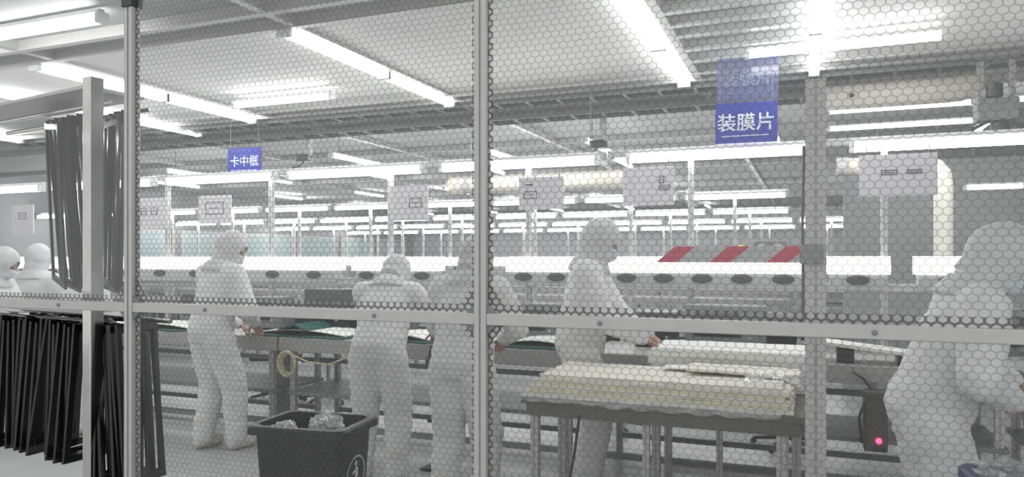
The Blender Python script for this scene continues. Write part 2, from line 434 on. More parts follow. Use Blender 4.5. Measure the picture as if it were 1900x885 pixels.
# hanging station boards
def make_board(w, h, marks):
    t = thing('station_board', 'x', 'notice board')
    MB().bx(-w / 2, w / 2, -.006, .006, -h, 0).build('panel', M['board'], t, bev=.002)
    for (cx, cz, mw, mh) in marks:
        f = MB(); e = .006; y0, y1 = -.009, -.006
        f.bx(cx - mw / 2, cx + mw / 2, y0, y1, cz + mh / 2 - e, cz + mh / 2); f.bx(cx - mw / 2, cx + mw / 2, y0, y1, cz - mh / 2, cz - mh / 2 + e)
        f.bx(cx - mw / 2, cx - mw / 2 + e, y0, y1, cz - mh / 2, cz + mh / 2); f.bx(cx + mw / 2 - e, cx + mw / 2, y0, y1, cz - mh / 2, cz + mh / 2)
        f.bx(cx - mw * .3, cx + mw * .3, y0, y1, cz - e / 2, cz + e / 2)
        f.build('printed_mark', M['ink'], t)
    for sx in (-1, 1): MB().tube([(sx * w * .4, 0, -.01), (sx * w * .4, 0, .06)], .004, 6).build('hanger', M['grey'], t)
    return t
for (x, z, w, h, mk, lab) in (
        (.56, 2.235, .47, .28, [(-.05, -.12, .10, .035), (.1, -.12, .09, .03)], 'lavender-white station board right of the barrier post, the nearest and largest one'),
        (-1.12, 2.225, .39, .29, [(.10, -.10, .04, .05), (.12, -.16, .08, .04)], 'white station board hanging below and left of the bright blue sign'),
        (-1.98, 2.185, .38, .26, [(-.10, -.06, .06, .012), (-.09, -.14, .11, .06)], 'lavender-white station board hanging just right of the middle frame post'),
        (-3.18, 2.16, .36, .30, [(.06, -.15, .12, .08)], 'lavender station board with one framed mark hanging above the bent worker'),
        (-5.33, 2.14, .40, .27, [(0, -.12, .22, .12)], 'pale station board with a wide framed mark above the worker at left'),
        (-6.15, 2.14, .44, .30, [(-.10, -.13, .08, .07), (.04, -.13, .09, .07)], 'pale station board with two dark marks right of the left frame post'),
        (-8.05, 2.12, .34, .32, [(.0, -.12, .12, .07)], 'pale station board hanging left of the black frames')):
    t = make_board(w, h, mk); t.location = (x, 5.58, z); t['label'] = lab

# ------------------------------------------------------------------ blue signs
def sign(loc, rz, w, h, body, label, mb, wires, mw, size):
    t = thing('hanging_sign', label, 'sign', loc, rz)
    MB().bx(-w / 2, w / 2, -.006, .006, -h, 0).build('panel', M[mb], t, bev=.002)
    text_mesh(body, size, Matrix.Translation((0, -.0085, -h * .52)) @ Matrix.Rotation(PI / 2, 4, 'X'), 'lettering', M[mw], t)
    MB().bx(-w * .4, w * .36, -.009, -.006, -h * .83, -h * .81).build('underline', M[mw], t)
    for sx in (-1, 1): MB().tube([(sx * w * .42, 0, -.01), (sx * w * .42, 0, wires)], .003, 6).build('hanging_wire', M['grey'], t)
sign((-.40, 5.4, 2.625), math.radians(3), .415, .285, '装膜片', 'bright blue sign with white Chinese lettering hanging at upper right, the lower and clearer one', 'blue', .28, 'signw', .13)
sign((-.40, 5.5, 2.965), math.radians(3), .42, .31, '装膜片', 'pale see-through blue panel repeating the lettering of the bright sign just below it', 'paleblue', .05, 'paleletter', .115)  # see-through repeat of the sign below, same lettering
sign((-5.52, 6.2, 2.70), math.radians(4), .42, .29, '卡中框', 'small blue sign with white Chinese lettering at left above the worker at the green mat', 'blue', .3, 'signw', .12)

# ------------------------------------------------------------------ overhead structure
def tray(x0, x1, y, z, w, label):
    t = thing('cable_tray', label, 'cable tray', ((x0 + x1) / 2, y, z)); L = x1 - x0
    for sy in (-1, 1): MB().bx(-L / 2, L / 2, sy * w / 2 - .01, sy * w / 2 + .01, 0, .045).build('side_rail', M['grey'], t)
    r = MB(); n = int(L / .3)
    for k in range(n): x = -L / 2 + (k + .5) * L / n; r.bx(x - .015, x + .015, -w / 2, w / 2, .0, .02)
    r.build('rungs', M['grey'], t)
    c = MB()
    for k in range(3): c.tube([(-L / 2, -w / 3 + k * w / 3, .035), (L / 2, -w / 3 + k * w / 3, .035)], .014, 8)
    c.build('cable_bundle', M['dark'], t)
    h = MB()
    for k in range(int(L / 2) + 1):
        x = -L / 2 + .1 + k * (L - .2) / int(L / 2)
        for sy in (-1, 1): h.tube([(x, sy * w / 2, .05), (x, sy * w / 2, ZC + .03 - z)], .006, 6)
    h.build('hanger_rods', M['grey'], t)
tray(-9.5, 3.8, 6.42, 2.96, .22, 'long grey cable tray running under the ceiling just behind the white panels')
tray(-9.5, .10, 7.05, 2.93, .26, 'second long grey cable tray, farther back under the ceiling')
def pole_camera(x, y, z0, label, rr=.03):
    t = thing('ceiling_pole', label, 'ceiling pole', (x, y, ZC + .02))
    D = ZC + .02 - z0
    MB().prism(slot_poly(.06), -D, 0, 'z').build('pole', M['aluw'], t)
    MB().bx(-.08, .08, -.08, .08, -.02, 0).build('mounting_plate', M['alu'], t, bev=.003)
    MB().bx(-.13, .03, -.07, .07, -D - .05, -D + .03).build('junction_box', M['dark'], t, bev=.01)
    MB().tube([(-.05, 0, -D - .03), (-.12, -.02, -D - .10), (-.22, -.04, -D - .12)], .008, 8).build('cable', M['dark'], t)
pole_camera(-1.93, 7.32, 2.70, 'pale ceiling pole with a dark junction box between the middle post and the blue sign')
pole_camera(-5.55, 7.32, 2.74, 'pale ceiling pole with a dark junction box right of the small blue sign')
# ceiling machine at upper right
t = thing('ceiling_projector', 'dark ceiling-hung machine with round heads at upper right', 'machine', (1.27, 6.3, ZC - .05))
MB().bx(-.14, .14, -.1, .1, -.02, .05).build('mounting_plate', M['grey'], t, bev=.004)
for x in (-.1, .1): MB().prism(slot_poly(.04, c=(x, 0)), -.42, -.02, 'z').build('hanger_post', M['alu'], t)
MB().bx(-.13, .13, -.09, .09, -.46, -.30).build('case', M['grey'], t, bev=.012)
MB().lathe([(.03, 0), (.055, .01), (.055, .10), (.03, .11)], (-.02, -.05, -.30), 18).build('motor', M['dark'], t)
MB().lathe([(.045, 0), (.06, .02), (.06, .12), (.045, .14)], (.02, -.02, -.60), 18).build('motor', M['dark'], t)
MB().tube([(-.05, -.04, -.46), (-.16, -.06, -.52), (-.24, -.06, -.62)], .012, 8).build('cable', M['dark'], t)
MB().tube([(.08, -.04, -.46), (.16, -.06, -.54), (.10, -.06, -.68)], .012, 8).build('cable', M['dark'], t)
# cream ducts
t = thing('cream_duct', 'cream round duct with an elbow going down behind the lavender board at right', 'duct', (.9, 6.05, 0))
pts = [(-.68, 0, 2.22), (-.2, 0, 2.22), (-.1, 0, 2.215), (-.05, 0, 2.19), (-.01, 0, 2.14), (0, 0, 2.06), (0, 0, 1.2), (0, 0, 0)]
MB().tube(pts, .062, 20).build('pipe', M['duct'], t, smooth=True)
MB().tube([(-.70, 0, 2.22), (-.62, 0, 2.22)], .068, 20).build('pipe_collar', M['lgrey'], t)
MB().tube([(0, 0, 1.5), (0, 0, 1.56)], .068, 20).build('pipe_collar', M['lgrey'], t)
t = thing('air_duct', 'wide cream air duct with a cut end high at right below the ceiling panel', 'duct', (.66, 6.75, 2.885))
MB().tube([(-.56, 0, 0), (.35, 0, 0), (.46, 0, .005), (.55, 0, .03), (.60, 0, .06)], [.112, .112, .112, .108, .09], 22).build('pipe', M['duct'], t, smooth=True)
for x in (-.4, .2): MB().tube([(x, 0, .10), (x, 0, .18)], .005, 6).build('hanger_rod', M['grey'], t)
MB().lathe([(.012, 0), (.02, .01), (.012, .02)], (-.33, -.118, -.02), 12, Matrix.Rotation(PI / 2, 3, 'X')).build('port_plug', M['dark'], t)
t = thing('white_duct', 'white round duct segment beside the middle frame post under the lamps', 'duct', (-2.42, 6.1, 2.20))
MB().tube([(-.62, 0, 0), (.98, 0, 0)], .075, 20).build('pipe', M['duct'], t, smooth=True)
for x in (-.4, .7): MB().tube([(x, 0, .07), (x, 0, .85)], .005, 6).build('hanger_rod', M['grey'], t)
for x in (-.45, .2): MB().tube([(x - .03, 0, 0), (x + .03, 0, 0)], .08, 20).build('pipe_collar', M['lgrey'], t)

# ------------------------------------------------------------------ partition
PY = 2.32; PX = [-4.298, -2.668, -1.037, .594]; RZ = 1.33; PT = 2.92
pf = thing('screen_frame', 'grey slotted aluminium frame of posts and a rail holding the see-through grid curtains', 'frame', (0, PY, 0))
for x in PX:
    MB().prism(slot_poly(.044, c=(x, 0)), 0, PT, 'z').build('post', M['alu'], pf)
    MB().bx(x - .05, x + .05, -.05, .05, 0, .012).build('foot_plate', M['grey'], pf)
for a, b in zip(PX[:-1], PX[1:]):
    MB().bx(a + .022, b - .022, -.0205, .0205, RZ - .02, RZ + .02).build('rail', M['alu'], pf, bev=.003)
    MB().prism(slot_poly(.04, c=(0, PT + .02)), a - .02, b + .02, 'x').build('top_rail', M['alu'], pf)
    MB().prism(slot_poly(.04, c=(0, .05)), a + .022, b - .022, 'x').build('bottom_rail', M['alu'], pf)
    for x in (a + .42, b - .42):
        MB().lathe([(.007, 0), (.008, .003), (.005, .006)], (x, -.0205, RZ), 12, Matrix.Rotation(PI / 2, 3, 'X')).build('bolt', M['grey'], pf)
for x in PX:
    for sx in (-1, 1):
        for zz in (RZ - .02, RZ + .02):
            sgn = 1 if zz > RZ else -1
            MB().prism([(x + sx * .022, zz), (x + sx * .055, zz), (x + sx * .022, zz + sgn * .033)], -.014, .014, 'y').build('corner_bracket', M['grey'], pf)
    MB().bx(x - .03, x + .03, -.03, .03, 2.60, 2.67).build('joint_block', M['dark'], pf, bev=.004)
def curtain(x0, x1, z0, z1, m, label, hem, seed):
    t = thing('grid_curtain' if m.startswith('grid') else 'clear_curtain', label, 'curtain', (x0, PY + .003, z0))
    W, Hh = x1 - x0, z1 - z0; nx, nz = 40, 24
    vs = []; fs = []
    for j in range(nz + 1):
        for i in range(nx + 1):
            x = W * i / nx; z = Hh * j / nz; e = min(1, 6 * i / nx, 6 * (nx - i) / nx, 6 * j / nz, 6 * (nz - j) / nz)
            y = e * .006 * noise.noise(Vector((x * 2.2 + seed, z * .9, seed)))
            vs.append((x, y, z))
    for j in range(nz):
        for i in range(nx): k = j * (nx + 1) + i; fs.append((k, k + 1, k + nx + 2, k + nx + 1))
    MB().add(vs, fs).build('sheet', M[m], t, smooth=True)
    if hem:
        def hem_piece(vs): MB().add(vs, [tuple(range(len(vs)))]).build('folded_hem', M['hem'], t)
        if hem == 1: hem_piece([(0, -.002, 0), (W, -.002, 0), (W, -.002, .028), (0, -.002, .028)])
        zb = .028 if hem == 1 else 0
        for xa, sx in ((0, 1), (W, -1)):
            hem_piece([(xa, -.003, zb), (xa + sx * .016, -.003, zb), (xa + sx * .016, -.003, Hh), (xa, -.003, Hh)])
            if hem == 1: hem_piece([(xa, -.005, .026), (xa + sx * .06, -.005, .026), (xa, -.005, .11)])
            else: hem_piece([(xa, -.005, Hh), (xa + sx * .06, -.005, Hh), (xa, -.005, Hh - .07)])
    return t
lo, hi = RZ - .0205, RZ + .0205
curtain(PX[1] + .023, PX[2] - .023, hi, PT, 'grid', 'clear curtain with honeycomb grid filling the upper middle panel of the frame', 1, 1.3)
curtain(PX[2] + .023, PX[3] - .023, hi, PT, 'grid', 'clear curtain with honeycomb grid filling the upper right panel of the frame', 1, 4.1)
curtain(PX[1] + .023, PX[2] - .023, .07, lo, 'gridlow', 'clear curtain with honeycomb grid filling the lower middle panel of the frame', 2, 7.7)
curtain(PX[2] + .023, PX[3] - .023, .07, lo, 'gridlow', 'clear curtain with honeycomb grid filling the lower right panel of the frame', 2, 9.2)
curtain(PX[0] + .023, PX[1] - .023, hi, PT, 'clear', 'plain clear film without grid in the upper left panel of the frame', 1, 2.2)

# ------------------------------------------------------------------ barrier post with striped board
t = thing('barrier_post', 'free-standing grey post with a red and white striped board on its left', 'post', (.03, 3.3, 0))
MB().prism(slot_poly(.08, .012, .008), .012, 2.27, 'z').build('post', M['alu'], t)
MB().bx(-.11, .11, -.11, .11, 0, .014).build('base_plate', M['grey'], t, bev=.003)
bz0, bz1 = 1.52, 1.588
bl = [(-.645, bz0), (-.03, bz0), (-.03, bz1), (-.565, bz1)]
bd = MB().prism(bl, -.056, -.046, 'y').build('striped_board', M['lgrey'], t, bev=.001)
for x in (-.645, -.42, -.19):
    MB().prism([(x, bz0), (x + .085, bz0), (x + .165, bz1), (x + .08, bz1)], -.0585, -.0555, 'y').build('red_stripe', M['red'], bd)
MB().bx(-.06, .03, -.06, -.038, bz0 - .005, bz1 + .005).build('clamp', M['grey'], t, bev=.003)
MB().tube([(-.045, -.03, 2.0), (-.05, -.035, 1.7), (-.047, -.035, 1.45), (-.05, -.03, 1.2)], .006, 8).build('cable', M['dark'], t)

# ------------------------------------------------------------------ foam tables
def work_table(name, x0, x1, y0, y1, h, label):
    t = thing(name, label, 'table', ((x0 + x1) / 2, (y0 + y1) / 2, 0)); w, d = (x1 - x0) / 2, (y1 - y0) / 2
    MB().bx(-w, w, -d, d, h - .035, h).build('tabletop', M['tableedge'], t, bev=.003)
    MB().bx(-w + .03, w - .03, -d + .01, -d + .05, h - .10, h - .035).build('apron', M['tableedge'], t, bev=.003)
    MB().bx(-w + .03, w - .03, d - .05, d - .01, h - .10, h - .035).build('apron', M['tableedge'], t, bev=.003)
    for x in (-w + .07, w - .12):
        for y in (-d + .05, d - .05): MB().prism(slot_poly(.045, c=(x, y)), 0, h - .035, 'z').build('leg', M['alu'], t)
    MB().bx(-w + .09, w - .14, -.02, .02, .2, .24).build('stretcher', M['alu'], t)
    MB().prism(slot_poly(.035, c=(-.05, -d + .06)), 0, h - .035, 'z').build('centre_leg', M['alu'], t)
work_table('work_table', -1.47, -.0, 3.8, 4.385, .775, 'work table in front carrying the wide stack of cream foam sheets')
tw = [o for o in C.objects if o.name.startswith('work_table')][0]
MB().tube([(-.40, -.28, .70), (-.43, -.27, .5), (-.47, -.26, .3), (-.50, -.25, .02)], .008, 8).build('hanging_cable', M['dark'], tw)
work_table('work_table', -.92, .06, 4.42, 4.94, .775, 'small work table behind, carrying the high stack of white sheets')
def soft_sheet(name, x0, x1, y0, y1, z, th, amp, seed, m, label, cat, group=None, nx=28, ny=14):
    vs = []; fs = []; n1 = nx + 1
    for s in (0, 1):
        for j in range(ny + 1):
            for i in range(nx + 1):
                u, v = i / nx, j / ny
                e = .012 * noise.noise(Vector((u * 6 + seed, v * 6, 3.1 + seed)))
                x = (x0 + (x1 - x0) * u) + e * (1 if 0 < i < nx else 1.4); y = (y0 + (y1 - y0) * v) + e
                zz = z + amp * (noise.noise(Vector((x * 2.6 + seed * .3, y * 3.1, .5))) + .6 * noise.noise(Vector((x * 7, y * 8, seed)))) * .5
                vs.append((x - (x0 + x1) / 2, y - (y0 + y1) / 2, zz - z + (th if s else 0)))
    o = n1 * (ny + 1)
    for j in range(ny):
        for i in range(nx):
            k = j * n1 + i; fs.append((k + o, k + 1 + o, k + n1 + 1 + o, k + n1 + o)); fs.append((k, k + n1, k + n1 + 1, k + 1))
    for i in range(nx): fs.append((i, i + 1, i + 1 + o, i + o)); k = ny * n1 + i; fs.append((k + 1, k, k + o, k + 1 + o))
    for j in range(ny): k = j * n1; fs.append((k + n1, k, k + o, k + n1 + o)); k += nx; fs.append((k, k + n1, k + n1 + o, k + o))
    ob = MB().add(vs, fs).build(name, M[m], smooth=False, loc=((x0 + x1) / 2, (y0 + y1) / 2, z))
    return tag(ob, label, cat, group)
z = .777
for k in range(9):
    j = random.uniform(-.012, .012); th = .0135; top = k == 8
    if top: lab = 'topmost rumpled cream foam sheet of the wide stack on the front table'
    elif k == 0: lab = 'bottom cream foam sheet of the wide stack, lying on the front table'
    else: lab = 'thin cream foam sheet inside the wide stack on the front table'
    soft_sheet('foam_sheet', -1.455 + j + .012 * k, -.06 + j - .02 * (k % 3), 3.81 + abs(j) +   .004 * k, 4.375, z, th * .96, .002 if not top else .012, k * 1.7, 'foamy' if k in (2, 5) else 'foam', lab, 'foam sheet',
               None if top or k == 0 else 'foam sheets inside the front stack')
    z += th
soft_sheet('foam_sheet', -.62, -.04, 4.12, 4.37, z + .012, .016, .02, 41, 'foam', 'raised folded cream foam sheet lying on top of the right half of the front stack', 'foam sheet')
soft_sheet('foam_offcut', -.76, -.58, 4.22, 4.35, z + .012, .008, .008, 77, 'sheetw', 'small white torn offcut lying on the front foam stack', 'offcut')
z = .777
for k in range(9):
    j = random.uniform(-.015, .015); th = .025; top = k == 8
    lab = 'topmost bright white sheet of the high stack on the rear table' if top else 'white foam sheet inside the high stack on the rear table'
    soft_sheet('white_sheet', -.89 + j, -.02 + j, 4.44 + abs(j), 4.90, z, th * .95, .003 if not top else .014, 10 + k, 'sheetw' if k > 3 else 'foam', lab, 'foam sheet', None if top else 'white sheets inside the rear stack')
    z += th
# clear wrap hanging on the front table edge
vs = []; fs = []; nx = 40
for j in range(6):
    for i in range(nx + 1):
        u = i / nx; x = -1.47 + 1.35 * u; drop = .012 + .03 * abs(noise.noise(Vector((u * 9, 1, 2)))); v = j / 5
        vs.append((x, 3.79 + .012 * noise.noise(Vector((u * 30, v * 3, 5))) - .008, .795 - (drop + .02) * v))
for j in range(5):
    for i in range(nx): k = j * (nx + 1) + i; fs.append((k, k + 1, k + nx + 2, k + nx + 1))
tag(MB().add(vs, fs).build('wrap_film', M['wrap'], smooth=True), 'crinkled clear wrap film hanging over the front edge of the foam table', 'plastic film')
vs = []; fs = []
for j in range(9):
    for i in range(13):
        u, v = i / 12, j / 8
        vs.append((-.30 + .27 * u, 3.82 + .2 * v, .905 + .04 * noise.noise(Vector((u * 5, v * 5, 8))) + .03 * math.sin(u * 3)))
for j in range(8):
    for i in range(12): k = j * 13 + i; fs.append((k, k + 1, k + 14, k + 13))
tag(MB().add(vs, fs).build('wrap_film', M['wrap'], smooth=True, loc=(0, 0, .012)), 'crumpled clear film lying on the right end of the front foam stack', 'plastic film')

# ------------------------------------------------------------------ things on the nearest benches
def mat_and_panel(x0, x1, mlabel, plabel, seed):
    soft_sheet('bench_mat', x0, x1, 5.0, 5.5, .881, .012, .0, seed, 'green', mlabel, 'mat')
    b = MB(); L = x1 - x0
    # bowed white panel resting on its two ends
    vs = []; n = 16
    for s in (0, 1):
        for i in range(n + 1):
            u = i / n
            for y in (-.2, .2): vs.append((-L * .46 + L * .92 * u, y, .004 + .035 * math.sin(PI * u) + .008 * s))
    fs = []; o = 2 * (n + 1)
    for i in range(n):
        k = 2 * i; fs += [(k, k + 1, k + 3, k + 2), (o + k, o + k + 2, o + k + 3, o + k + 1), (k, k + 2, o + k + 2, o + k), (k + 1, o + k + 1, o + k + 3, k + 3)]
    fs += [(0, o, o + 1, 1), (2 * n, 2 * n + 1, o + 2 * n + 1, o + 2 * n)]
    tag(MB().add(vs, fs).build('display_panel', M['sheetw'], loc=((x0 + x1) / 2, 5.27, .892)), plabel, 'panel')
mat_and_panel(-6.0, -5.05, 'dark green mat on the bench, left of the worker at left', 'bowed white panel on the green mat, left of the worker at left', 3)
mat_and_panel(-4.45, -3.45, 'green mat on the bench between the left worker and the bent worker', 'bowed white panel on the green mat between the left worker and the bent worker', 5)
mat_and_panel(-3.30, -2.70, 'green mat on the bench behind the bent worker', 'bowed white panel on the green mat behind the bent worker', 6)
mat_and_panel(-2.15, -1.55, 'short green mat on the bench right of the middle post', 'white panel on the green mat right of the middle post', 8)
# tilted green flap standing between the panels
tag(MB().prism([(-.16, 0), (.02, .055), (.16, .0), (.13, 0), (.02, .04), (-.12, 0)], -.2, .2, 'y').build('mat_flap', M['green'], loc=(-3.98, 5.22, .935)), 'raised green corner flap lying across the white panel near the bent worker', 'mat')
t = MB().box((0, 0, .0), (.66, .24, .022), Matrix.Rotation(math.radians(6), 3, 'Y')).build('display_panel', M['sheetw'], bev=.002, loc=(.36, 5.15, .975))
tag(t, 'white panel tilted on the bench right of the barrier post', 'panel')
tag(MB().bx(-.05, .05, -.08, .08, 0, .085).bx(-.05, -.03, -.08, .08, .085, .105).build('panel_stop', M['dark'], bev=.004, loc=(.22, 5.15, .882)), 'dark block under the left of the tilted white panel', 'block')
tag(MB().bx(-.05, .05, -.08, .08, 0, .045).bx(.03, .05, -.08, .08, .045, .065).build('panel_stop', M['dark'], bev=.004, loc=(.56, 5.15, .882)), 'dark block under the right end of the tilted white panel', 'block')
# equipment on bench tops
def equipment(x, w, h, d, label, m='grey', screen=True):
    t = thing('test_unit', label, 'test equipment', (x, 5.54, .881))
    MB().bx(-w / 2, w / 2, -d / 2, d / 2, .015, h).build('case', M[m], t, bev=.008)
    for sx in (-1, 1): MB().bx(sx * w * .38 - .02, sx * w * .38 + .02, -d / 2, d / 2, 0, .016).build('foot', M['dark'], t)
    if screen: MB().bx(-w * .38, w * .2, -d / 2 - .006, -d / 2, h * .3, h * .85).build('front_panel', M['dark'], t, bev=.002)
    for k in range(3): MB().lathe([(.012, 0), (.010, .015)], (w * .32, -d / 2, h * (.3 + .2 * k)), 10, Matrix.Rotation(PI / 2, 3, 'X')).build('knob', M['lgrey'], t)
for x, w, h, lab, m in ((-5.45, .34, .36, 'grey test unit on the bench just left of the worker at left', 'grey'), (-3.95, .42, .38, 'dark test unit behind the green flap on the bench', 'dark'),
                     (-4.6, .30, .30, 'grey test unit right of the worker at left, half behind the rail', 'grey'), (-3.32, .38, .34, 'grey test unit behind the bent worker', 'grey'),
                     (-1.95, .30, .30, 'grey test unit right of the middle post on the bench', 'grey'), (-.55, .55, .32, 'wide grey test unit below the striped board', 'grey'),
                     (-1.05, .30, .26, 'small dark test unit right of the tall hooded worker', 'dark'), (1.35, .5, .34, 'grey test unit behind the leaning worker at right', 'grey')):
    equipment(x, w, h, .24, lab, m)
t = thing('beacon', 'small yellow beacon above the middle of the striped board', 'beacon', (-.45, 5.68, 1.551))
MB().lathe([(.022, 0), (.022, .02), (.018, .022)], (0, 0, 0), 16).build('base', M['grey'], t)
MB().lathe([(.03, .022), (.03, .065), (.022, .08), (.012, .085)], (0, 0, 0), 16).build('lens', M['yellow'], t, smooth=True)
t = thing('camera_unit', 'grey boxy device on top of the light box right of the yellow beacon', 'device', (-.25, 5.66, 1.551))
MB().bx(-.11, .11, -.07, .07, 0, .11).build('case', M['grey'], t, bev=.006)
for x in (-.055, .055): MB().lathe([(.035, 0), (.035, .02), (.02, .025)], (x, -.07, .055), 16, Matrix.Rotation(PI / 2, 3, 'X')).build('lens', M['lgrey'], t)
# under-bench stuff
t = thing('cable_coil', 'yellowish coil of cable hanging under the bench apron right of the left worker', 'cable coil', (-3.97, 4.955, .64))
for k in range(4):
    pts = [((.085 - .006 * k) * math.cos(2 * PI * i / 24), -.012 + .01 * k, (.10 - .006 * k) * math.sin(2 * PI * i / 24) + .03) for i in range(25)]
    MB().tube(pts, .012, 8, False).build('loop', M['coil'], t, smooth=True)
MB().tube([(.06, 0, .1), (.2, .01, .05), (.4, .02, .04), (.55, .02, .10), (.62, .02, .12)], .008, 8).build('tail', M['coil'], t, smooth=True)
t = thing('bench_pedestal', 'dark grey square pedestal under the bench apron behind the cable coil', 'pedestal', (-4.25, 5.28, 0))
MB().bx(-.075, .075, -.06, .06, .02, .76).build('column', M['grey'], t, bev=.006)
MB().bx(-.14, .14, -.12, .12, 0, .02).build('base', M['grey'], t, bev=.004)
t = thing('control_box', 'olive control box with a glowing red light hanging on the bench leg at lower right', 'control box', (.375, 4.93, .385))
MB().bx(-.065, .065, -.06, .05, 0, .36).build('case', M['olive'], t, bev=.012)
MB().lathe([(.017, 0), (.017, .008), (.010, .014)], (.015, -.06, .07), 14, Matrix.Rotation(PI / 2, 3, 'X')).build('red_light', M['led'], t)
MB().bx(-.01, .05, -.066, -.06, .015, .035).build('socket', M['dark'], t)
MB().tube([(-.05, -.05, .33), (-.09, -.06, .2), (-.075, -.05, .05)], .009, 8).build('cable', M['dark'], t, smooth=True)
MB().tube([(-.02, 0, .36), (-.06, .02, .42), (-.12, .03, .46)], .008, 8).build('cable', M['dark'], t, smooth=True)
MB().bx(-.02, .02, .04, .06, .33, .40).build('hook', M['grey'], t)
# stacked white trays under the table line
for i, (x, lab) in enumerate(((-.95, 'left pale storage tray on the shelf seen under the front table'), (-.30, 'right pale storage tray on the shelf seen under the front table'))):
    t = thing('storage_tray', lab, 'tray', (x, 5.32, .432))
    b = MB(); w, d, h = .27, .2, .13
    b.bx(-w, w, -d, d, 0, .012); b.bx(-w, w, -d, -d + .012, 0, h); b.bx(-w, w, d - .012, d, 0, h); b.bx(-w, -w + .012, -d, d, 0, h); b.bx(w - .012, w, -d, d, 0, h)
    b.build('body', M['white'], t, bev=.003)
    MB().bx(-w - .012, w + .012, -d - .012, -d, h - .018, h).build('rim', M['lgrey'], t)
    MB().bx(-.06, .06, -d - .02, -d - .012, h - .06, h - .035).build('handle', M['grey'], t)
t = thing('utility_stand', 'slim grey stand with dark clips between the bent worker and the one behind the post', 'stand', (-2.50, 4.80, 0))
MB().prism(slot_poly(.045), .02, .74, 'z').build('pole', M['alu'], t)
MB().bx(-.10, .10, -.09, .09, 0, .02).build('base', M['dark'], t, bev=.004)
MB().lathe([(.012, .90), (.03, .84), (.055, .78), (.055, .74), (.02, .735)], (-.05, 0, 0), 4).build('hopper', M['dark'], t)
MB().bx(-.07, .03, -.03, .03, .70, .742).build('bracket', M['dark'], t, bev=.004)
for z0, sx in ((.52, 1), (.34, -1), (.34, 1)): MB().bx(min(0, sx * .075), max(0, sx * .075), -.03, .03, z0, z0 + .03 + (.1 if z0 > .5 else 0)).build('clip', M['dark'], t, bev=.004)
MB().tube([(.02, -.02, .2), (.07, -.03, .17), (.09, -.03, .12), (.12, -.02, .13)], .014, 8).build('cable', M['dark'], t)
# task chairs behind the first line
def make_chair():
    t = thing('task_chair', 'x', 'chair')
    MB().bx(-.22, .22, -.21, .21, .44, .50).build('seat', M['dark'], t, bev=.02)
    p = []
    for k in range(9): a = PI * k / 8; p.append((.21 * math.cos(a), .95 + .12 * math.sin(a)))
    MB().prism(p + [(-.17, .62), (.17, .62)], .22, .25, 'y').build('backrest', M['dark'], t, bev=.008)
    MB().tube([(0, .12, .44), (0, .24, .46), (0, .26, .75)], .018, 8).build('back_bar', M['dark'], t)
    MB().tube([(0, 0, .08), (0, 0, .44)], .025, 10).build('column', M['steel'], t)
    for k in range(5):
        a = 2 * PI * k / 5; MB().tube([(0, 0, .09), (.27 * math.cos(a), .27 * math.sin(a), .05)], [.022, .014], 8).build('foot', M['dark'], t)
        MB().lathe([(.015, -.012), (.026, -.006), (.026, .006), (.015, .012)], (.27 * math.cos(a), .27 * math.sin(a), .027), 12, Matrix.Rotation(PI / 2, 3, 'X')).build('castor', M['dark'], t)
    return t
ch = make_chair()
for i, (x, y, rz, lab) in enumerate(((-5.35, 6.5, .3, 'left dark rounded task chair behind the bench, between the left and the bent worker'), (-4.75, 6.6, PI + .2, 'right dark rounded task chair behind the bench, between the left and the bent worker'),
                                     (-1.6, 6.5, 2.8, 'dark task chair behind the bench right of the tall hooded worker'), (-.15, 6.4, .5, 'dark task chair behind the bench left of the barrier post'))):
    o = ch if i == 0 else copy_tree(ch)
    o.location = (x, y, 0); o.rotation_euler = (0, 0, rz); o['label'] = lab
# clutter on the right bench
soft_sheet('plastic_pack', 1.02, 1.42, 5.04, 5.3, .885, .05, .05, 31, 'wrap', 'crumpled white plastic pack on the bench at the right edge', 'plastic pack', nx=16, ny=10)
t = thing('hand_press', 'grey hand tool standing on the bench at the right edge behind the worker', 'tool', (1.30, 5.42, .881))
MB().bx(-.12, .12, -.08, .08, 0, .03).build('base', M['grey'], t, bev=.004)
MB().bx(-.03, .03, .02, .07, .03, .22).build('column', M['alu'], t, bev=.004)
MB().bx(-.05, .05, -.08, .07, .18, .26).build('head', M['grey'], t, bev=.01)
MB().tube([(.05, -.02, .23), (.16, -.06, .30)], .010, 8).build('lever', M['dark'], t)

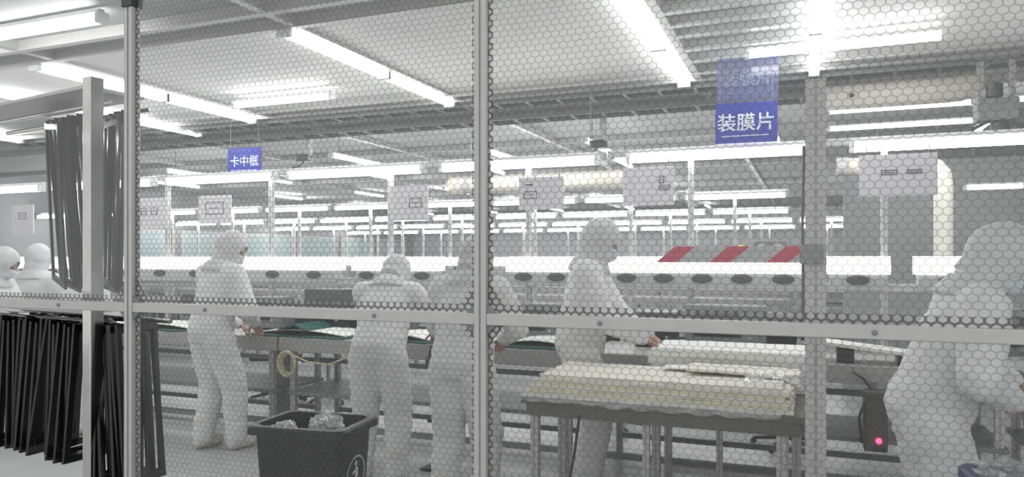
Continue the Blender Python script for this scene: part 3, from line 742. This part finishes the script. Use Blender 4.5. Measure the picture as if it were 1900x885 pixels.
# ------------------------------------------------------------------ bin with crumpled film
def bin_(name, loc, rz, w, d, h, m, label, emblem):
    t = thing(name, label, 'bin', loc, rz)
    def ring(w, d, z, r=.05, n=5):
        p = []
        for cx, cy, a0 in ((w - r, d - r, 0), (-w + r, d - r, PI / 2), (-w + r, -d + r, PI), (w - r, -d + r, 1.5 * PI)):
            for k in range(n): a = a0 + PI / 2 * k / (n - 1); p.append(Vector((cx + r * math.cos(a), cy + r * math.sin(a), z)))
        return p
    b = MB(); k = .82
    rs = [ring(w * k, d * k, .03), ring(w, d, h - .045), ring(w, d, h), ring(w - .012, d - .012, h), ring(w - .014, d - .014, h - .05), ring(w * k - .012, d * k - .012, .05)]
    b.loft(rs).build('body', M[m], t)
    o = MB(); rr = [ring(w, d, h - .04), ring(w + .028, d + .028, h - .035), ring(w + .028, d + .028, h - .005), ring(w + .02, d + .02, h + .004), ring(w - .008, d - .008, h + .004), ring(w - .008, d - .008, h - .01)]
    n = len(rr[0]); vs = [v for r in rr for v in r]
    fs = [(i * n + q, i * n + (q + 1) % n, ((i + 1) % 6) * n + (q + 1) % n, ((i + 1) % 6) * n + q) for i in range(6) for q in range(n)]
    o.add(vs, fs).build('rim', M[m], t)
    for sx in (-1, 1):
        MB().lathe([(.02, -.02), (.045, -.015), (.045, .015), (.02, .02)], (sx * w * .7, d * k + .02, .046), 16, Matrix.Rotation(PI / 2, 3, 'Y')).build('wheel', M['dark'], t)
    MB().tube([(-w * .6, d + .03, h - .05), (-w * .55, d + .07, h - .03), (w * .55, d + .07, h - .03), (w * .6, d + .03, h - .05)], .012, 8).build('handle', M[m], t)
    for z0, s in ((h * .62, -1), (h * .75, 1)): pass
    if emblem:
        # white ring with a figure dropping litter on the right-hand side
        sl = w * (1 - k) / (h - .075)
        def on(y, z): return Vector((w - sl * (h - .045 - z) + .003, y, z))
        cz = h * .70; e = MB(); R = .085; nn = 32
        for i in range(nn):
            a, c = 2 * PI * i / nn, 2 * PI * (i + 1) / nn
            q = [on((R + s) * math.cos(g), cz + (R + s) * math.sin(g)) for g, s in ((a, -.005), (c, -.005), (c, .003), (a, .003))]
            e.add(q, [(0, 1, 2, 3)])
        def poly(pts): e.add([on(y, cz + z) for y, z in pts], [tuple(range(len(pts)))])
        poly([(-.004 + .011 * math.cos(2 * PI * i / 14), .052 + .013 * math.sin(2 * PI * i / 14)) for i in range(14)])
        poly([(-.010, .038), (.004, .038), (.018, .028), (.022, -.012), (.008, -.016), (-.008, -.012)])
        poly([(-.006, .030), (-.036, .016), (-.040, .008), (-.030, .006), (-.004, .016)])
        poly([(.020, -.012), (.026, -.062), (.014, -.062), (.006, -.014)]); poly([(.004, -.014), (-.008, -.062), (-.020, -.062), (-.007, -.012)])
        poly([(-.062, -.010), (-.032, -.010), (-.036, -.062), (-.058, -.062)])
        e.build('emblem', M['lgrey'], t)
    return t
bin_('waste_bin', (-2.145, 2.87, 0), math.radians(6.4), .222, .165, .775, 'black', 'black open waste bin with a white figure emblem behind the lower middle curtain', True)
def crumple(name, loc, r, seed, label, m='wrap', flat=.6):
    b = bmesh.new(); bmesh.ops.create_icosphere(b, subdivisions=4, radius=1)
    for v in b.verts:
        q = v.co.copy(); n = 1 + .45 * noise.noise(q * 2.2 + Vector((seed, 0, 0))) + .3 * abs(noise.noise(q * 5 + Vector((0, seed, 0)))) + .15 * noise.noise(q * 11)
        v.co = Vector((q.x * r[0], q.y * r[1], q.z * r[2])) * n
    me = bpy.data.meshes.new(name); b.to_mesh(me); b.free(); me.materials.append(M[m])
    o = bpy.data.objects.new(name, me); C.objects.link(o); o.location = loc; return tag(o, label, 'plastic film')
crumple('plastic_film', (-2.09, 2.88, .73), (.085, .07, .075), 3.1, 'crumpled clear plastic film heaped in the middle of the black bin')
crumple('plastic_film', (-2.26, 2.80, .745), (.05, .06, .03), 8.4, 'crumpled clear plastic film at the left inside corner of the black bin')
bin_('waste_bin', (.675, 2.85, 0), .1, .15, .15, .815, 'bluebag', 'blue waste bin with a bag at the lower right corner', False)
crumple('bin_bag', (.675, 2.85, .81), (.14, .13, .05), 5.2, 'crumpled clear bag mouth on the blue bin at the lower right corner')

# ------------------------------------------------------------------ rack with hanging black bezel frames
RX, RY, RR = -3.03, 2.425, math.radians(-9)
rk = thing('hanging_rack', 'polished steel rack with a tall post at the left, holding black frames', 'rack', (RX, RY, 0), RR)
MB().bx(-.032, .032, -.032, .032, .01, 2.36).build('front_post', M['steel'], rk, bev=.004)
MB().bx(-1.40, -1.34, -.032, .032, .01, 2.36).build('front_post', M['steel'], rk, bev=.004)
for x in (0, -1.37): MB().bx(x - .03, x + .03, -.06, .42, .0, .03).build('foot_bar', M['steel'], rk, bev=.004)
MB().bx(-1.40, -.02, -.03, .26, 2.31, 2.325).build('top_shelf', M['alu'], rk)
for y in (.08, .28): MB().tube([(-1.37, y, 2.265), (.0, y, 2.265)], .011, 10).build('upper_bar', M['steel'], rk)
for y in (.08, .28): MB().tube([(-1.37, y, 1.235), (.16, y, 1.235)], .011, 10).build('lower_bar', M['steel'], rk)
MB().bx(-1.40, -.03, -.03, .32, 1.285, 1.30).build('mid_shelf', M['lgrey'], rk)
RM = Matrix.Translation((RX, RY, 0)) @ Matrix.Rotation(RR, 4, 'Z')
def bezel(w, h, th=.012, pw=.034):
    b = MB()
    b.bx(-th / 2, th / 2, -w / 2, w / 2, -pw, 0); b.bx(-th / 2, th / 2, -w / 2, w / 2, -h, -h + pw)
    b.bx(-th / 2, th / 2, -w / 2, -w / 2 + pw, -h + pw, -pw); b.bx(-th / 2, th / 2, w / 2 - pw, w / 2, -h + pw, -pw)
    for yy in (-w * .22, w * .22): b.bx(-th * 1.3, th * 1.3, yy - .01, yy + .01, -.004, .012)
    return b.mesh('bezel_frame')
def hang(xs, y, z, w, h, label, group, rz, tx, ty, rnd):
    me = bezel(w, h); me.materials.append(M['gloss'])
    for k, x in enumerate(xs):
        o = bpy.data.objects.new('bezel_frame', me); C.objects.link(o)
        o.location = RM @ Vector((x, y, z + random.uniform(-.02, .01)))
        o.rotation_mode = 'ZYX'
        o.rotation_euler = (R(tx + random.uniform(-rnd, rnd)), R(ty + random.uniform(-rnd, rnd)), R(rz + random.uniform(-4, 4)))
        tag(o, label, 'bezel frame', group)
R = math.radians
hang([-.70 + .028 * k for k in range(9)], .18, 2.25, .36, .86, 'glossy black bezel frame hanging in the upper cluster left of the steel post', 'upper bezel frames left of the steel post', 66, 7, 3, 2.0)
hang([-.16 + .028 * k for k in range(5)], .18, 2.23, .33, .84, 'glossy black bezel frame hanging in the upper cluster right of the steel post', 'upper bezel frames right of the steel post', 60, 2, 4, 1.5)
hang([-.98 + .044 * k for k in range(17)], .18, 1.225, .30, .66, 'glossy black bezel frame hanging in the lower row left of the steel post', 'lower bezel frames left of the steel post', 12, -3, 2, 3.0)
hang([-.19 + .034 * k for k in range(8)], .18, 1.225, .32, .74, 'glossy black bezel frame hanging in the lower row right of the steel post', 'lower bezel frames right of the steel post', 14, -4, -7, 3.0)

# ------------------------------------------------------------------ people
def remesh(mb, name, vox, smooth_it, m, wrinkle=0.0, seed=0.0, wscale=9.0):
    me = mb.mesh(name + '_source'); o = bpy.data.objects.new(name + '_source', me); C.objects.link(o)
    r = o.modifiers.new('r', 'REMESH'); r.mode = 'VOXEL'; r.voxel_size = vox; r.use_smooth_shade = True
    if smooth_it:
        s = o.modifiers.new('s', 'SMOOTH'); s.factor = .5; s.iterations = smooth_it
    dg = bpy.context.evaluated_depsgraph_get(); dg.update()
    out = bpy.data.meshes.new_from_object(o.evaluated_get(dg)); out.name = name
    bpy.data.objects.remove(o)
    if wrinkle:
        nn = [v.normal.copy() for v in out.vertices]
        for v, n in zip(out.vertices, nn):
            p = v.co
            q = Vector((p.x * wscale, p.y * wscale, p.z * wscale * 1.9 + seed))
            f = noise.noise(q) + .5 * noise.noise(q * 2.3)
            rd = 1 - abs(noise.noise(Vector((p.x * 5 + seed, p.y * 5, p.z * 14)))) * 2
            v.co = p + n * wrinkle * (f * .6 + rd * .5)
    out.materials.clear(); out.materials.append(m)
    out.polygons.foreach_set('use_smooth', [True] * len(out.polygons))
    return out
def ik(a, c, l1, l2, hint):
    a, c = Vector(a), Vector(c); d = c - a; L = min(d.length, (l1 + l2) * .995)
    dn = d.normalized(); c = a + dn * L
    k = (l1 * l1 - l2 * l2 + L * L) / (2 * L); hh = math.sqrt(max(0, l1 * l1 - k * k))
    h = Vector(hint); h = (h - dn * h.dot(dn)).normalized()
    return a + dn * k + h * hh, c
def person(label, loc, rz, H, lean, hp, hy, lh, rh, feet, fine=True, seed=1.0, hipdrop=.0, elbow=(.5, -.4, -.6), sidelean=0.0):
    s = H / 1.75; hz = (.93 - hipdrop) * s
    piv = Vector((0, 0, hz))
    Rl = Matrix.Rotation(-lean, 3, 'X') @ Matrix.Rotation(sidelean, 3, 'Y')
    def sp(x, y, z): return piv + Rl @ (Vector((x, y, z)) * s - Vector((0, 0, .93 * s)))
    inv = (Matrix.Translation(loc) @ Matrix.Rotation(rz, 4, 'Z')).inverted()
    lh = inv @ Vector(lh); rh = inv @ Vector(rh)
    body = MB(); suit = MB()
    # torso
    def el(cx, cy, cz, rx, ry, n=20):
        return [sp(cx + rx * math.cos(2 * PI * k / n), cy + ry * math.sin(2 * PI * k / n), cz) for k in range(n)]
    rings = [(.84, .14, .12, 0), (.92, .190, .160, -.01), (1.0, .198, .160, -.005), (1.1, .190, .150, .0), (1.2, .195, .150, .005), (1.3, .202, .148, .01), (1.38, .195, .128, .005), (1.44, .150, .105, -.01), (1.485, .095, .088, -.012), (1.53, .075, .075, -.005)]
    suit.loft([el(0, cy, z, rx, ry) for z, rx, ry, cy in rings])
    body.loft([el(0, cy, z, rx * .8, ry * .8) for z, rx, ry, cy in rings[:-2]] + [el(0, .0, 1.49, .058, .06), el(0, .012, 1.57, .055, .058)])
    # legs
    ft = []
    for sx, (fx, fy) in zip((-1, 1), feet):
        hip = piv + Vector((sx * .095 * s, 0, -.03 * s)); ank = Vector((fx, fy, .10 * s))
        kn, ank2 = ik(hip, ank, .42 * s, .40 * s, (sx * .12, 1, 0))
        suit.capsule(hip, .122 * s, kn, .102 * s); suit.capsule(kn, .102 * s, ank2, .080 * s)
        suit.capsule(ank2 + Vector((0, 0, .05 * s)), .078 * s, ank2 + Vector((0, 0, .02 * s)), .074 * s)
        body.capsule(hip, .088 * s, kn, .06 * s); body.capsule(kn, .06 * s, ank2, .042 * s)
        body.capsule(ank2, .042 * s, ank2 + Vector((0, .13 * s, -.06 * s)), .032 * s)
        ft.append(ank2)
    # arms and hands
    for sx, tgt in ((-1, lh), (1, rh)):
        S = sp(sx * .185, 0, 1.395)
        E, Wr = ik(S, tgt, .30 * s, .27 * s, (sx * elbow[0], elbow[1], elbow[2]))
        suit.capsule(sp(sx * .13, 0, 1.40), .098 * s, S, .092 * s)
        suit.capsule(S, .092 * s, E, .074 * s); suit.capsule(E, .074 * s, E.lerp(Wr, .93), .050 * s)
        body.capsule(S, .058 * s, E, .045 * s); body.capsule(E, .045 * s, Wr, .028 * s)
        d = (Wr - E).normalized(); d = (d + Vector((0, .25, -.25))).normalized()
        side = d.cross(Vector((0, 0, 1))).normalized(); nrm = side.cross(d).normalized()   # nrm = back of hand (up)
        Q = Matrix((side, d, nrm)).transposed()
        body.ell(Wr + d * .052 * s, (.040 * s, .056 * s, .016 * s), Q, 14)
        for k, (o, L) in enumerate(((-.030, .074), (-.010, .082), (.010, .078), (.029, .062))):
            p = Wr + d * .092 * s + side * o * s; dirv = (d + side * o * 2.2).normalized(); bend = .35
            r = .0092 * s; q = p
            for seg, fl in enumerate((.46, .30, .24)):
                dirv = (Matrix.Rotation(-bend * (1 + .15 * k), 3, side) @ dirv).normalized()
                q2 = q + dirv * L * fl * s; body.capsule(q, r, q2, r * .9, 8); q = q2; r *= .9
        ts = side * -sx
        p = Wr + d * .03 * s + ts * .03 * s; dirv = (d * .75 + ts * .75 - nrm * .35).normalized(); q = p + dirv * .038 * s
        body.capsule(p, .0125 * s, q, .0105 * s, 8); dirv = (dirv + d * .55).normalized(); body.capsule(q, .0105 * s, q + dirv * .034 * s, .009 * s, 8)
    # head
    nb = sp(0, 0, 1.50); Rh = Rl @ Matrix.Rotation(hy, 3, 'Z') @ Matrix.Rotation(-hp, 3, 'X')
    def hd(x, y, z): return nb + Rh @ (Vector((x, y, z)) * s)
    body.ell(hd(0, .015, .135), (.076 * s, .094 * s, .108 * s), Rh, 18)
    body.ell(hd(0, .048, .070), (.056 * s, .060 * s, .062 * s), Rh, 14)
    body.capsule(nb, .056 * s, hd(0, .01, .10), .056 * s)
    body.capsule(hd(0, .104, .135), .010 * s, hd(0, .122, .098), .014 * s, 8)
    body.capsule(hd(-.045, .088, .150), .011 * s, hd(.045, .088, .150), .011 * s, 8)
    for sx in (-1, 1):
        body.ell(hd(sx * .078, .005, .115), (.012 * s, .022 * s, .032 * s), Rh, 10)
    body.capsule(hd(-.018, .104, .063), .007 * s, hd(.018, .104, .063), .007 * s, 8)
    me = remesh(body, 'person', .0065 if fine else .011, 2, M['skin'])
    root = bpy.data.objects.new('person', me); C.objects.link(root); root.location = loc; root.rotation_euler = (0, 0, rz)
    tag(root, label, 'person')
    def part(name, me, lab=None):
        o = bpy.data.objects.new(name, me); C.objects.link(o); o.parent = root
        if lab: o['label'] = lab
        return o
    part('coverall', remesh(suit, 'coverall', .013, 5, M['suit'], .010, seed), 'loose white cleanroom coverall')
    # hood with a face opening and a shoulder cape
    hm = MB()
    hm.ell(hd(0, -.005, .135), (.108 * s, .128 * s, .138 * s), Rh, 20)
    hm.loft([[hd(rx * math.cos(2 * PI * k / 18), cy + ry * math.sin(2 * PI * k / 18), z) for k in range(18)] for z, rx, ry, cy in ((.14, .10, .115, 0), (.06, .095, .105, 0), (.0, .098, .10, -.01))])
    hm.loft([el(0, -.008, 1.50, .10, .10), el(0, -.008, 1.46, .145, .118), el(0, -.004, 1.41, .185, .142)])
    hmesh = remesh(hm, 'hood', .011, 4, M['hood'], .006, seed + 3, 11)
    b = bmesh.new(); b.from_mesh(hmesh); Ri = Rh.inverted(); dele = []
    for f in b.faces:
        l = (Ri @ (f.calc_center_median() - nb)) / s
        if l.y > .035 and (l.x / .062) ** 2 + ((l.z - .118) / .072) ** 2 < 1: dele.append(f)
    bmesh.ops.delete(b, geom=dele, context='FACES'); b.to_mesh(hmesh); b.free()
    ho = part('hood', hmesh, 'soft white hood with a face opening'); sm = ho.modifiers.new('solid', 'SOLIDIFY'); sm.thickness = .004
    # mask and eyes
    mk = MB(); vs = []; fs = []; nu, nv = 14, 8
    for j in range(nv + 1):
        for i in range(nu + 1):
            a = -1.25 + 2.5 * i / nu; zz = .022 + .088 * j / nv
            bulge = .030 * math.exp(-(a / .45) ** 2) * (.4 + .6 * math.sin(PI * j / nv))
            r = .088 if j > 1 else .080; vs.append(hd(r * .92 * math.sin(a), .022 + (r + bulge) * math.cos(a), zz))
    for j in range(nv):
        for i in range(nu): k = j * (nu + 1) + i; fs.append((k, k + 1, k + nu + 2, k + nu + 1))
    mo = mk.add(vs, fs).build('face_mask', M['mask'], root, smooth=True); sm = mo.modifiers.new('solid', 'SOLIDIFY'); sm.thickness = .003
    for sx in (-1, 1):
        MB().ell(hd(sx * .033, .098, .130), (.014 * s, .010 * s, .008 * s), Rh, 12).build('eye', M['eye'], root, smooth=True)
    for a in ft:
        bt = MB()
        bt.capsule(a + Vector((0, 0, .12 * s)), .074 * s, a, .062 * s)
        bt.capsule(a + Vector((0, -.03 * s, -.045 * s)), .052 * s, a + Vector((0, .14 * s, -.052 * s)), .045 * s)
        bm2 = remesh(bt, 'boot', .012, 3, M['boot'], .004, seed)
        for v in bm2.vertices: v.co.z = max(v.co.z, 0.001)
        part('boot', bm2, 'cream soft cleanroom boot')
    return root

R = math.radians
person('person in white hooded suit standing with turned head at the left end of the bench', (-4.43, 4.60, 0), R(-14), 1.77, R(10), R(22), R(-48),
       (-4.45, 4.93, .98), (-4.22, 4.86, 1.00), ((-.12, .0), (.13, .14)), seed=2.0, elbow=(.9, -.4, -.5))
person('person in white suit bent over the bench left of the middle post, back turned', (-2.72, 4.34, 0), R(12), 1.68, R(29), R(30), R(-4),
       (-2.98, 4.93, .98), (-2.60, 4.95, .98), ((-.13, .02), (.13, .0)), seed=5.0, elbow=(1, -.2, -.5))
person('person in white hooded suit standing half behind the middle post', (-1.90, 3.95, 0), R(0), 1.70, R(14), R(20), R(-4),
       (-2.02, 4.38, 1.05), (-1.82, 4.40, 1.02), ((-.13, .0), (.13, .03)), seed=9.0, elbow=(1, -.2, -.5))
person('tall person in white hooded suit facing right, reaching a bare hand to the stacked sheets', (-1.38, 4.66, 0), R(-80), 1.80, R(7), R(18), R(4),
       (-.95, 4.74, 1.05), (-.93, 4.50, 1.045), ((-.11, .0), (.12, .06)), seed=12.0, elbow=(.7, -.6, -.6))
person('person in white hooded suit and mask leaning to the right at the right edge', (.45, 3.41, 0), R(-84), 1.72, R(19), R(18), R(4),
       (.80, 3.62, 1.02), (.72, 3.28, 1.00), ((-.12, -.02), (.12, .05)), seed=15.0, elbow=(.8, -.5, -.5))
person('person in white hooded suit at far left, back turned, left of the black frames', (-6.56, 4.62, 0), R(14), 1.66, R(6), R(10), R(0),
       (-6.72, 5.0, 1.0), (-6.35, 5.02, 1.0), ((-.12, 0), (.12, .02)), fine=False, seed=18.0)
person('person in white suit at far left, mostly hidden behind the black frames', (-6.0, 4.55, 0), R(-10), 1.68, R(18), R(24), R(0),
       (-6.1, 4.98, 1.0), (-5.75, 4.96, 1.0), ((-.12, 0), (.12, .02)), fine=False, seed=21.0)
person('person in white suit cut off by the left photo edge', (-6.42, 4.10, 0), R(-60), 1.64, R(12), R(16), R(0),
       (-6.02, 4.3, 1.0), (-6.1, 4.02, 1.0), ((-.12, 0), (.12, .02)), fine=False, seed=24.0)

# ------------------------------------------------------------------ daylight-free ambience
w = bpy.data.worlds.new('world'); scn.world = w; w.use_nodes = True
w.node_tree.nodes['Background'].inputs[0].default_value = (1, 1, 1, 1); w.node_tree.nodes['Background'].inputs[1].default_value = .55
